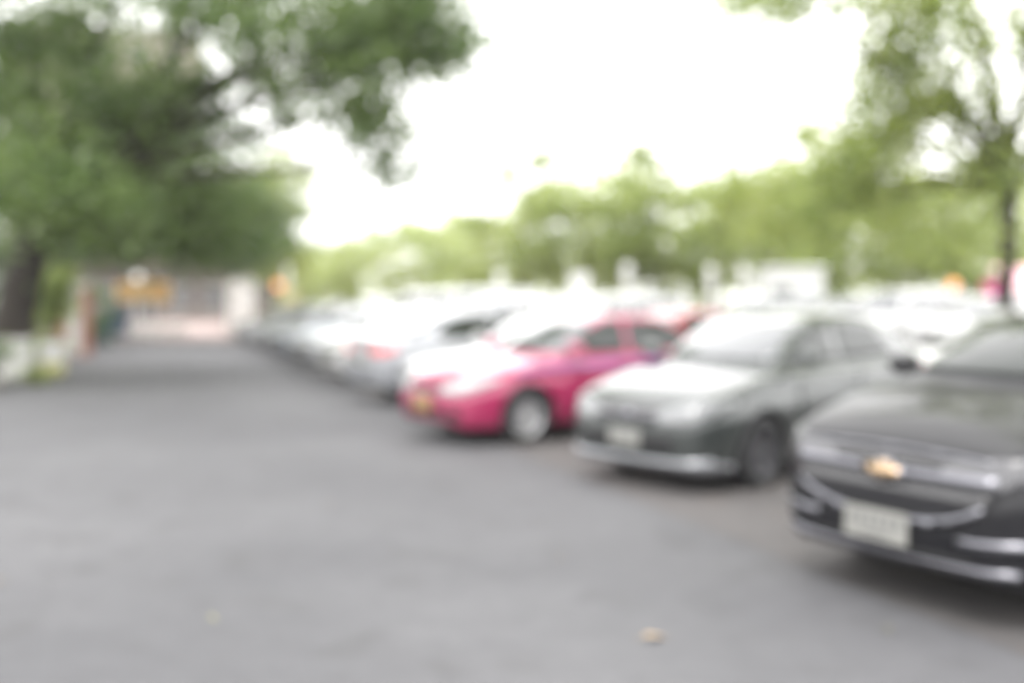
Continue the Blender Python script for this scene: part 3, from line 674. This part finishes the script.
# roadside trees beyond it, leaf colour darkened for deeper shade
b = at(150, 352); b = Vector((-19.5, 40, .1))
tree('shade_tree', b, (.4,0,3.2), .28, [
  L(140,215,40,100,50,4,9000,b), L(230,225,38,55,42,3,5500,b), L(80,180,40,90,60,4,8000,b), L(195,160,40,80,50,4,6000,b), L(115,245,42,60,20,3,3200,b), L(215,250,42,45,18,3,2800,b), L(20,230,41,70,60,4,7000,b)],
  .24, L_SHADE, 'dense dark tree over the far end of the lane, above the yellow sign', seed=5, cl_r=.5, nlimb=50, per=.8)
b = Vector((-15.2, 54, .02))
tree('street_tree', b, (.2,0,3.0), .2, [L(262,215,54,34,50,3,3800,b), L(285,185,54,26,34,2.5,2000,b), L(270,255,54,40,22,2.5,2600,b)],
  .26, L_MID, 'mid green tree behind the white gate pillar at the lane end', seed=6, cl_r=.6, nlimb=30)
# understorey near the left trunk
def bush(px, py, Y, rpx, rpy, n, lab, mat=L_MID, size=.11, seed=9, grp='bushes along the left verge'):
    p = dist(px, py, Y); root = empty('bush', (p.x, p.y, .08)); tag(root, lab, 'bush', grp)
    cz = p.z-.08; rz_ = rpy*Y/F
    cr, cents = leaves_mesh('foliage', [(0,0,cz,rpx*Y/F,rpx*Y/F*.8,rz_,n)], size, mat, root, 1, seed, .16)
    mb = MB(); g = random.Random(seed)
    for c in g.sample(cents, min(14, len(cents))):
        c = Vector(c); mb.tube([(g.uniform(-.1,.1), g.uniform(-.1,.1), -.05), Vector((c.x*.4, c.y*.4, c.z*.6)), c], [.022,.014,.004], 5)
    mb.build('stem', M['bark'], root, True)
bush(52, 290, 24, 22, 42, 2600, 'tall mid green shrub between the thick trunk and the brick pillar', seed=21)
bush(92, 305, 33, 20, 30, 1500, 'dark green bush beyond the brick pillar', L_DARK, seed=22)
bush(-8, 325, 25, 26, 30, 1500, 'dark green bush at the left edge behind the white planter', L_DARK, seed=23)
bush(46, 350, 22.5, 20, 12, 700, 'low green shrub growing behind the two painted planters', L_MID, seed=24)
bush(36, 376, 19.6, 8, 8, 250, 'small green shrub spilling between the two painted planters at the kerb', L_MID, .08, seed=26)
bush(-4, 350, 19.0, 12, 8, 300, 'leafy shrub leaning over the left planter at the picture edge', L_DARK, .09, seed=27)
bush(20, 240, 30, 60, 50, 3000, 'tall dark shrub mass behind the thick trunk', L_DARK, .16, seed=25)

hg2 = empty('tall_hedge', (-21.5, 36, .08)); tag(hg2, 'tall dark hedge closing off the left verge behind the shrubs', 'hedge')
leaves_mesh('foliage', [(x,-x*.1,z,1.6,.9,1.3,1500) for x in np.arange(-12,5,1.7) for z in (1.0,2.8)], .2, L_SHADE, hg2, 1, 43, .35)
hm2 = MB()
for x in range(-12,5): hm2.tube([(x,-x*.1,-.05),(x+.2,-x*.1,2.5)], [.05,.02], 5)
hm2.build('stem', M['bark'], hg2)
# right-hand slender tree with open crown
b = Vector((7.75, 15.6, 0))
tree('slender_tree', b, (0,.1,3.4), .15, [
  L(960,40,15.5,75,45,1.3,3000,b), L(900,60,15.5,45,35,1.2,900,b), L(1010,110,15.5,50,36,1.3,1100,b), L(890,15,15,70,26,1.2,2200,b), L(1040,20,15.5,70,50,1.5,2400,b),
  L(920,95,15.5,46,18,1.0,500,b), L(965,170,15.2,44,26,1.2,1300,b), L(885,185,15.5,66,24,1.3,1500,b), L(985,225,15.5,50,34,1.4,1700,b), L(920,235,16,60,30,1.3,1500,b),
  L(820,-6,15,90,18,1.0,2200,b), L(765,0,15,50,14,.8,900,b), L(880,150,16,60,22,1,700,b), L(820,215,17,60,30,1,900,b), L(740,190,18,50,18,1,500,b), L(870,60,16,40,30,1,400,b), L(860,120,16,50,20,1,300,b), L(1065,190,15.5,50,70,1.5,2400,b), L(960,-70,15.5,120,50,2,4500,b), L(830,165,16,40,16,.8,500,b), L(790,215,17,50,20,1,600,b), L(1100,60,14,70,90,2,4500,b), (-1.6,-5.2,7.9,3.2,3.0,1.0,16000), (1.6,-3.8,7.6,3,3,1.2,10000)],
  .18, L_MID, 'slender dark trunked tree with open crown behind the black sedan', seed=12, cl_r=.42, nlimb=45, per=.27,
  stems=[([(0,0,3.1),(-.15,0,4.3),(-.55,0,5.6),(-1.0,.1,7.0)],[.10,.085,.06,.03]), ([(0,0,3.3),(-.6,0,4.0),(-1.5,.1,4.6)],[.08,.05,.02])])

# background row of trees: three kinds, copied
def bgproto(lobes, mat, seed, h=3.0, r0=.16):
    lobes = lobes + [(0,0,2.6,2.6,2.2,.9,3200)]
    return tree('background_tree', (0,0,0), (.1,0,h*.75), r0, lobes, .30, mat, 'x', barkm='barkpale', seed=seed, cl_r=.5, nlimb=22, per=.28)
K = [bgproto([(0,0,4.2,2.6,2.4,1.9,5200),(-1.6,.3,5.4,1.7,1.6,1.2,2200),(1.7,-.4,5.2,1.6,1.6,1.3,2000),(.3,0,6.6,1.7,1.5,1.0,1700)], L_LIGHT, 31),
     bgproto([(0,0,4.0,2.8,2.4,1.4,5000),(-2.2,0,3.7,1.5,1.5,1.2,1800),(2.0,.4,4.4,1.7,1.7,1.1,1900),(-.4,0,5.4,1.9,1.6,.9,1500)], L_LIGHT, 32),
     bgproto([(0,0,4.8,2.3,2.2,2.2,4200),(1.5,0,3.6,1.9,1.8,1.3,2200),(-1.3,.5,3.8,1.9,1.8,1.4,2400),(.2,0,7.2,1.2,1.2,1.0,900)], L_MID, 33)]
bg = [ # kind, px, depth, scale xy, scale z, label
 (1, 345, 62, 1.15, .86, 'bright green rounded tree low behind the far end of the car row'),
 (1, 415, 58, 1.2, .98, 'bright green tree behind the white cars, left of the taller tree group'),
 (0, 318, 76, 1.1, .80, 'small bright green tree farthest away, just right of the orange lamp'),
 (0, 465, 66, 1.1, 1.02, 'pale green tree filling the dip behind the white van'),
 (2, 520, 44, 1.0, .98, 'mid green tree at the left end of the taller tree group'),
 (0, 590, 45, 1.15, 1.06, 'tallest light green tree behind the pink taxi'),
 (1, 555, 55, 1.3, 1.15, 'broad light green tree standing behind the taller tree group'),
 (2, 655, 42, 1.0, .96, 'mid green tree with darker crown behind the grey green compact car'),
 (0, 715, 44, 1.2, .94, 'light green tree behind the two white columns'),
 (1, 770, 40, 1.15, 1.12, 'spreading light green tree above the white booth'),
 (2, 835, 36, 1.0, .98, 'mid green tree behind and right of the white booth'),
 (0, 890, 42, 1.2, .96, 'light green tree left of the slender dark trunked tree'),
 (1, 960, 38, 1.2, 1.02, 'yellow green spreading tree behind the slender dark trunked tree'),
 (2, 1035, 44, 1.2, .98, 'mid green tree at the right edge beyond the slender tree'),
]
seen = set(); rr_ = random.Random(4)
for k, px, Y, sx, sz, lab in bg:
    o = K[k] if k not in seen else copy_tree(K[k]); seen.add(k)
    p = dist(px, 300, Y); o.location = (p.x, p.y, 0); o.scale = (sx*1.12, sx*1.12, sz*1.06); o.rotation_euler = (0,0,rr_.uniform(0,6.28))
    tag(o, lab, 'tree', 'row of trees behind the car park')
# low hedge behind the rows
hg = empty('hedge', (6, 66, 0)); tag(hg, 'long bright green hedge behind the background trees', 'hedge')
leaves_mesh('foliage', [(x,0,z,2.3,.9,1.0,800) for x in range(-19,46,3) for z in (1.0,2.9)], .22, L_MID, hg, 1, 41, .4)
hm = MB()
for x in range(-19,46,2): hm.tube([(x,0,0),(x+.2,.1,1.2)], [.04,.02], 5)
hm.build('stem', M['bark'], hg)

# ------------------------------------------------------------------ things along the left verge and lane end
def box_planter(px, py, Y, w_, h_, top, low, lab):
    p = dist(px, py, Y); r_ = empty('planter', (p.x, p.y, .1), R(18)); tag(r_, lab, 'planter', 'painted concrete planters on the left verge')
    m = MB(); m.box((0,0,h_*.70), (w_,w_,h_*.60), bev=.03); m.box((0,0,h_+.03), (w_*1.08,w_*1.08,.06), bev=.015); m.build('tub', top, r_)
    MB().box((0,0,h_*.20), (w_*.97,w_*.97,h_*.40), bev=.02).build('base', low, r_)
    MB().box((0,0,h_+.062), (w_*.85,w_*.85,.02)).build('soil', M['soil'], r_)
box_planter(14, 385, 19.8, .62, .72, M['whitewash'], M['whitewash'], 'plain white concrete planter at the left edge')
box_planter(53, 384, 21.0, .44, .62, M['whitewash'], M['yellow'], 'white concrete planter with yellow base beside the kerb')
# brick pillar with pale face
p = dist(75, 340, 27.5); r_ = empty('gate_pillar', (p.x, p.y, .1), R(18)); tag(r_, 'red brick pillar with a pale grey face beside the green shrub', 'pillar')
MB().box((0,0,.95), (.8,.5,1.9), bev=.01).build('shaft', M['brick'], r_)
MB().box((0,-.27,.98), (.36,.05,1.8), bev=.01).build('face_panel', M['concrete'], r_)
MB().box((0,0,1.96), (.9,.6,.12), bev=.02).build('cap', M['concrete'], r_)
# teal bin
p = dist(103, 330, 34); r_ = empty('waste_bin', (p.x, p.y, .1), R(10)); tag(r_, 'dark teal wheeled bin on the verge beyond the brick pillar', 'bin')
m = MB(); m.lathe([(.0,.08),(.30,.08),(.36,.9),(.36,.94)], 4); m.build('tub', M['teal'], r_)
MB().lathe([(.40,.94),(.40,1.0),(.2,1.08),(0,1.09)], 4).build('lid', M['teal'], r_)
for sx in (-1,1): MB().lathe([(0,-.03),(.09,-.03),(.09,.03),(0,.03)], 16, 'Y', (.22,sx*.24,.09)).build('wheel', M['rubber'], r_)
p = dist(118, 335, 44); r_ = empty('utility_cabinet', (p.x, p.y, .02), R(5)); tag(r_, 'blue utility cabinet left of the yellow sign', 'cabinet')
MB().box((0,0,.75), (.9,.5,1.3), bev=.02).build('body', M['bluep'], r_); MB().box((0,0,.05),(1.,.6,.1)).build('plinth', M['concrete'], r_)
MB().box((.02,-.262,.75),(.78,.02,1.1), bev=.005).build('door', M['bluep'], r_)
# yellow sign on stand
p = dist(144, 338, 45); r_ = empty('sign_board', (p.x, p.y, .02), 0); tag(r_, 'yellow orange sign board on white legs in the middle of the lane end', 'sign')
MB().box((0,0,2.0), (2.4,.07,.86), bev=.02).build('board', M['orange'], r_)
MB().box((-.15,-.045,2.04), (1.0,.02,.46), bev=.005).build('pale_panel', pmat('pale_orange', (.95,.68,.30), .5), r_)
for sx in (-.35,.35): MB().box((sx,0,.85),(.16,.12,1.68), bev=.01).build('leg', M['whitewash'], r_)
MB().box((0,0,.06),(1.3,.6,.12), bev=.02).build('base', M['whitewash'], r_)
# globe lamp behind the sign
p = dist(138, 330, 49); r_ = empty('globe_lamp', (p.x, p.y, .02)); tag(r_, 'white globe lamp on a short post just above the yellow sign', 'lamp')
MB().tube([(0,0,0),(0,0,2.53)], [.07,.05], 12).build('post', M['whitewash'], r_, True)
MB().lathe([(.2*math.sin(math.pi*i/14), 2.72-.2*math.cos(math.pi*i/14)) for i in range(15)], 24).build('globe', M['globe'], r_, True)
p = dist(131, 241, 33); 
# white barrier kerb block
p = dist(150, 338, 47); o = MB().box((0,0,.22),(3.0,.4,.42), bev=.05).build('concrete_barrier', M['whitewash']); o.location = (p.x,p.y+.5,.02)
tag(o, 'low white concrete barrier under the yellow sign', 'barrier')
# white gate pillar right side
p = dist(241, 335, 47); r_ = empty('gate_pillar', (p.x, p.y, .012), R(8)); tag(r_, 'wide white gate pillar beside the far end of the car row', 'pillar')
MB().box((0,0,1.3), (1.15,.7,2.5), bev=.03).build('shaft', pmat('bright_white_paint', (.80,.79,.77), .6, noise=.05), r_); MB().box((0,0,2.61), (1.3,.85,.14), bev=.03).build('cap', M['whitewash'], r_)
MB().box((0,0,.10), (1.25,.8,.2), bev=.02).build('plinth', M['concrete'], r_)
# orange lamp post and yellow sign near
def lamp_post(px, py, Y, hgt, lab, rad=.2, mt='orangelamp', off=-.42):
    p = dist(px, 300, Y); r_ = empty('warning_lamp', (p.x, p.y, .012)); tag(r_, lab, 'lamp', 'orange lamps on posts')
    MB().tube([(0,0,0),(0,0,hgt)], [.09,.08], 12).build('post', M['whitewash'], r_, True)
    MB().tube([(0,0,dist(px,py,Y).z),(off,0,dist(px,py,Y).z)], [.03,.03], 8).build('bracket', M['steel'], r_, True)
    MB().lathe([(rad*math.sin(math.pi*i/12), dist(px,py,Y).z-rad*math.cos(math.pi*i/12)) for i in range(13)], 20, c=(off,-.05,0)).build('lens', M[mt], r_, True)
lamp_post(288, 286, 46, 3.2, 'round orange lamp on a white post right of the white gate pillar')
lamp_post(963, 286, 34, 2.0, 'round orange lamp on a post left of the slender tree trunk', .17, off=-.36)
p = dist(291, 298, 45.5); r_ = empty('road_sign', (p.x+.05, p.y-.4, .012)); tag(r_, 'small pale yellow sign on a post just below the orange lamp', 'sign')
MB().tube([(0,0,0),(0,0,2.0)], [.04,.04], 10).build('post', M['steel'], r_, True); MB().box((0,-.05,1.75),(.75,.03,.6), bev=.01).build('board', M['yellow'], r_)
# low building under the trees at the lane end
r_ = empty('low_building', (-27, 80, 0), R(4)); tag(r_, 'long low grey brown building with red tiled roof under the far trees', 'building')
MB().box((0,0,1.9),(22,6,3.8)).build('wall', M['wallp'], r_)
m = MB(); m.add([(-11.8,-3.9,3.8),(11.8,-3.9,3.8),(11.8,3.9,3.8),(-11.8,3.9,3.8),(-10.5,0,5.6),(10.5,0,5.6)], [(0,1,5,4),(2,3,4,5),(1,2,5),(3,0,4),(3,2,1,0)]); m.build('roof', M['roofr'], r_)
for i in range(8):
    x = -9.2+i*2.6
    if i == 3:
        d_ = MB().box((x,-3.03,1.15),(1.2,.08,2.3)).build('door', M['shade'], r_); MB().box((x+.45,-3.1,1.1),(.05,.06,.2)).build('handle', M['steel'], d_)
    else:
        wd = MB().box((x,-3.03,1.9),(1.5,.06,1.3)).build('window', M['shade'], r_)
        MB().box((x,-3.06,2.6),(1.7,.1,.1)).box((x,-3.06,1.2),(1.7,.1,.1)).box((x,-3.055,1.9),(.07,.06,1.3)).build('frame', M['whitewash'], wd)
# pale tall building behind the big tree, seen only through its gaps
r_ = empty('tall_building', (-37, 92, 0), R(18)); tag(r_, 'pale plastered building glimpsed through gaps of the big dark tree', 'building')
MB().box((0,0,12.5),(16,9,25)).build('wall', M['wallb'], r_); MB().box((0,0,25.2),(17,10,.5)).build('roof', M['concrete'], r_)
for fl in range(7):
    for i in range(5):
        wd = MB().box((-6+i*3,-4.52,2.2+fl*3.5),(1.6,.06,1.6)).build('window', M['shade'], r_)
        MB().box((-6+i*3,-4.56,1.34+fl*3.5),(1.8,.16,.1)).build('sill', M['whitewash'], wd)

# ------------------------------------------------------------------ white uprights behind the rows
def column(px, top, Y, wpx, lab):
    p = dist(px, 300, Y); z = dist(px, top, Y).z; w_ = wpx*.62*Y/F; r_ = empty('white_column', (p.x, p.y, 0)); tag(r_, lab, 'column', 'white columns behind the parked cars')
    MB().lathe([(w_*.5,.25),(w_*.46,.4),(w_*.44,z-.35),(w_*.5,z-.25),(w_*.5,z-.12),(w_*.3,z),(0,z+.02)], 20).build('shaft', M['whitewash'], r_, True)
    MB().box((0,0,.13),(w_*1.3,w_*1.3,.26), bev=.02).build('plinth', M['whitewash'], r_)
column(500, 272, 36, 14, 'white round column above the silver sport utility car')
column(627, 264, 36, 16, 'white round column behind the rear window of the pink taxi')
column(711, 266, 35, 15, 'left of the two close white columns beside the white booth')
column(745, 268, 35, 16, 'right of the two close white columns beside the white booth')
p = dist(580, 300, 33); r_ = empty('banner', (p.x,p.y,0)); tag(r_, 'upright banner, white above and pink below, over the pink taxi windshield', 'banner')
MB().tube([(-.35,0,0),(-.35,0,2.7)], [.025,.02], 8).build('pole', M['steel'], r_, True)
MB().box((0,0,2.2),(.62,.02,.72)).build('white_cloth', M['whitewash'], r_); MB().box((0,0,1.42),(.66,.02,.82)).build('pink_cloth', M['pinkcloth'], r_)
MB().box((-.2,0,.04),(.7,.5,.08), bev=.02).build('base', M['concrete'], r_)
p = dist(790, 300, 34); r_ = empty('guard_booth', (p.x,p.y,0), R(-8)); tag(r_, 'white guard booth with flat roof beyond the back row of cars', 'booth')
MB().box((0,0,1.35),(1.9,1.8,2.5), bev=.02).build('wall', M['whitewash'], r_); MB().box((0,0,2.68),(2.15,2.1,.14), bev=.03).build('roof', M['whitewash'], r_)
MB().box((0,0,.05),(2.1,2.0,.1)).build('plinth', M['concrete'], r_)
wd = MB().box((-.35,-.905,1.75),(.8,.03,.7)).build('window', M['shade'], r_); MB().box((-.35,-.93,1.38),(.9,.08,.05)).build('sill', M['whitewash'], wd)
dd = MB().box((.52,-.905,1.15),(.65,.03,2.0)).build('door', M['steel'], r_); MB().box((.3,-.94,1.1),(.04,.05,.15)).build('handle', M['chrome'], dd)
p = dist(997, 300, 30); r_ = empty('board_sign', (p.x,p.y,0)); tag(r_, 'magenta board on two posts behind the slender tree trunk', 'sign')
MB().box((0,0,1.95),(.9,.06,.5), bev=.01).build('board', M['magenta'], r_)
for sx in (-.35,.35): MB().tube([(sx,.05,0),(sx,.05,2.1)], [.03,.03], 8).build('leg', M['steel'], r_, True)
p = dist(1024, 300, 31); r_ = empty('stall_awning', (p.x,p.y,0)); tag(r_, 'pale pink stall awning at the right edge beyond the slender tree', 'awning')
m = MB(); m.add([(-.7,-.9,2.0),(1.5,-.9,2.0),(1.5,.7,2.7),(-.7,.7,2.7),(-.7,-.9,1.7),(1.5,-.9,1.7)], [(0,1,2,3),(4,5,1,0)]); c_ = m.build('canopy', pmat('pale_pink_cloth', (.72,.42,.46), .8), r_)
c_.modifiers.new('s','SOLIDIFY').thickness = .02
for sx, sy, zz in ((-.7,-.9,1.98),(1.5,-.9,1.98),(-.7,.7,2.68),(1.5,.7,2.68)): MB().tube([(sx,sy,0),(sx,sy,zz)], [.03,.03], 8).build('leg', M['steel'], r_, True)
# third line of pale cars across the aisle
G3 = 'white cars parked across the far aisle'
row3 = [('van','white',(905,30),'white high roof van across the aisle below the right orange lamp'),
        ('suv','pale',(760,31),'pearl sport utility car parked in front of the white booth'),
        ('suv','white',(845,31),'white sport utility car parked right of the white booth'),
        ('suv','white',(985,27),'white sport utility car parked just left of the slender tree trunk')]
for k, c, (px, Y), lab in row3:
    p = dist(px, 300, Y); car_c(k, c, (p.x, p.y), lab, G3, TH)

hm_ = bpy.data.materials.new('haze_air'); hm_.use_nodes = True; hn = hm_.node_tree; hn.nodes.remove(hn.nodes['Principled BSDF'])
pv = hn.nodes.new('ShaderNodeVolumePrincipled'); pv.inputs['Color'].default_value = (.96,.97,.97,1); pv.inputs['Density'].default_value = .0007; pv.inputs['Anisotropy'].default_value = .2
hn.links.new(pv.outputs[0], hn.nodes['Material Output'].inputs['Volume'])
hz = mesh_obj('haze', [(x,y,z) for z in (-1.02,32) for x,y in ((-920,-920),(920,-920),(920,920),(-920,920))], [(3,2,1,0),(4,5,6,7),(0,1,5,4),(1,2,6,5),(2,3,7,6),(3,0,4,7)], hm_, None, False); tag(hz, kind='stuff')
# ------------------------------------------------------------------ daylight: bright overcast
w = bpy.data.worlds.new('World'); scene.world = w; w.use_nodes = True; nt = w.node_tree; bgn = nt.nodes['Background']
sk = nt.nodes.new('ShaderNodeTexSky'); sk.sky_type = 'NISHITA'; sk.sun_disc = False
EL, AZ = R(58), R(205)
sk.sun_elevation = EL; sk.sun_rotation = AZ; sk.dust_density = 4; sk.air_density = 1.0; sk.ozone_density = 1
bw = nt.nodes.new('ShaderNodeHueSaturation'); bw.inputs['Saturation'].default_value = .12
nt.links.new(sk.outputs[0], bw.inputs['Color'])
# thin bright overcast over the blue: clouds brighter overhead than at the horizon
tcw = nt.nodes.new('ShaderNodeTexCoord'); sp_ = nt.nodes.new('ShaderNodeSeparateXYZ'); nt.links.new(tcw.outputs['Generated'], sp_.inputs[0])
mrw = nt.nodes.new('ShaderNodeMapRange'); mrw.inputs['From Min'].default_value = 0; mrw.inputs['From Max'].default_value = .9; mrw.inputs['To Min'].default_value = 24; mrw.inputs['To Max'].default_value = 22
nt.links.new(sp_.outputs['Z'], mrw.inputs['Value'])
cl = nt.nodes.new('ShaderNodeTexNoise'); cl.inputs['Scale'].default_value = 2.5; cl.inputs['Detail'].default_value = 5; nt.links.new(tcw.outputs['Generated'], cl.inputs['Vector'])
cm = nt.nodes.new('ShaderNodeMapRange'); cm.inputs['From Min'].default_value = .3; cm.inputs['From Max'].default_value = .7; cm.inputs['To Min'].default_value = .8; cm.inputs['To Max'].default_value = 1.15
nt.links.new(cl.outputs['Fac'], cm.inputs['Value'])
mu = nt.nodes.new('ShaderNodeMath'); mu.operation = 'MULTIPLY'; nt.links.new(mrw.outputs[0], mu.inputs[0]); nt.links.new(cm.outputs[0], mu.inputs[1])
vm = nt.nodes.new('ShaderNodeVectorMath'); vm.operation = 'SCALE'; vm.inputs[0].default_value = (1.0,.99,.985); nt.links.new(mu.outputs[0], vm.inputs['Scale'])
mxw = nt.nodes.new('ShaderNodeMix'); mxw.data_type = 'RGBA'; mxw.inputs['Factor'].default_value = .8
nt.links.new(bw.outputs[0], mxw.inputs['A']); nt.links.new(vm.outputs[0], mxw.inputs['B'])
nt.links.new(mxw.outputs['Result'], bgn.inputs['Color']); bgn.inputs['Strength'].default_value = .10
sun = bpy.data.lights.new('sun', 'SUN'); so = bpy.data.objects.new('sun', sun); COL.objects.link(so)
sun.energy = 1.3; sun.angle = R(20); sun.color = (1,.97,.92)
dirv = Vector((math.sin(AZ)*math.cos(EL), math.cos(AZ)*math.cos(EL), math.sin(EL)))
so.rotation_euler = dirv.to_track_quat('Z', 'Y').to_euler(); so.location = (0,-5,20)

# first-of-kind colours (after all copies were made from the white prototype)
for k, (o, c) in first.items():
    if c != 'white': recolour(o, P['white'], P[c])
for o in COL.objects:
    if 'used' in o.keys(): del o['used']
scene.view_settings.view_transform = 'Standard'; scene.view_settings.look = 'None'
scene.view_settings.exposure = 1.02; scene.view_settings.gamma = 1
scene.render.engine = 'CYCLES'; scene.cycles.max_bounces = 8; scene.cycles.transparent_max_bounces = 8
scene.render.resolution_x = 1024; scene.render.resolution_y = 683
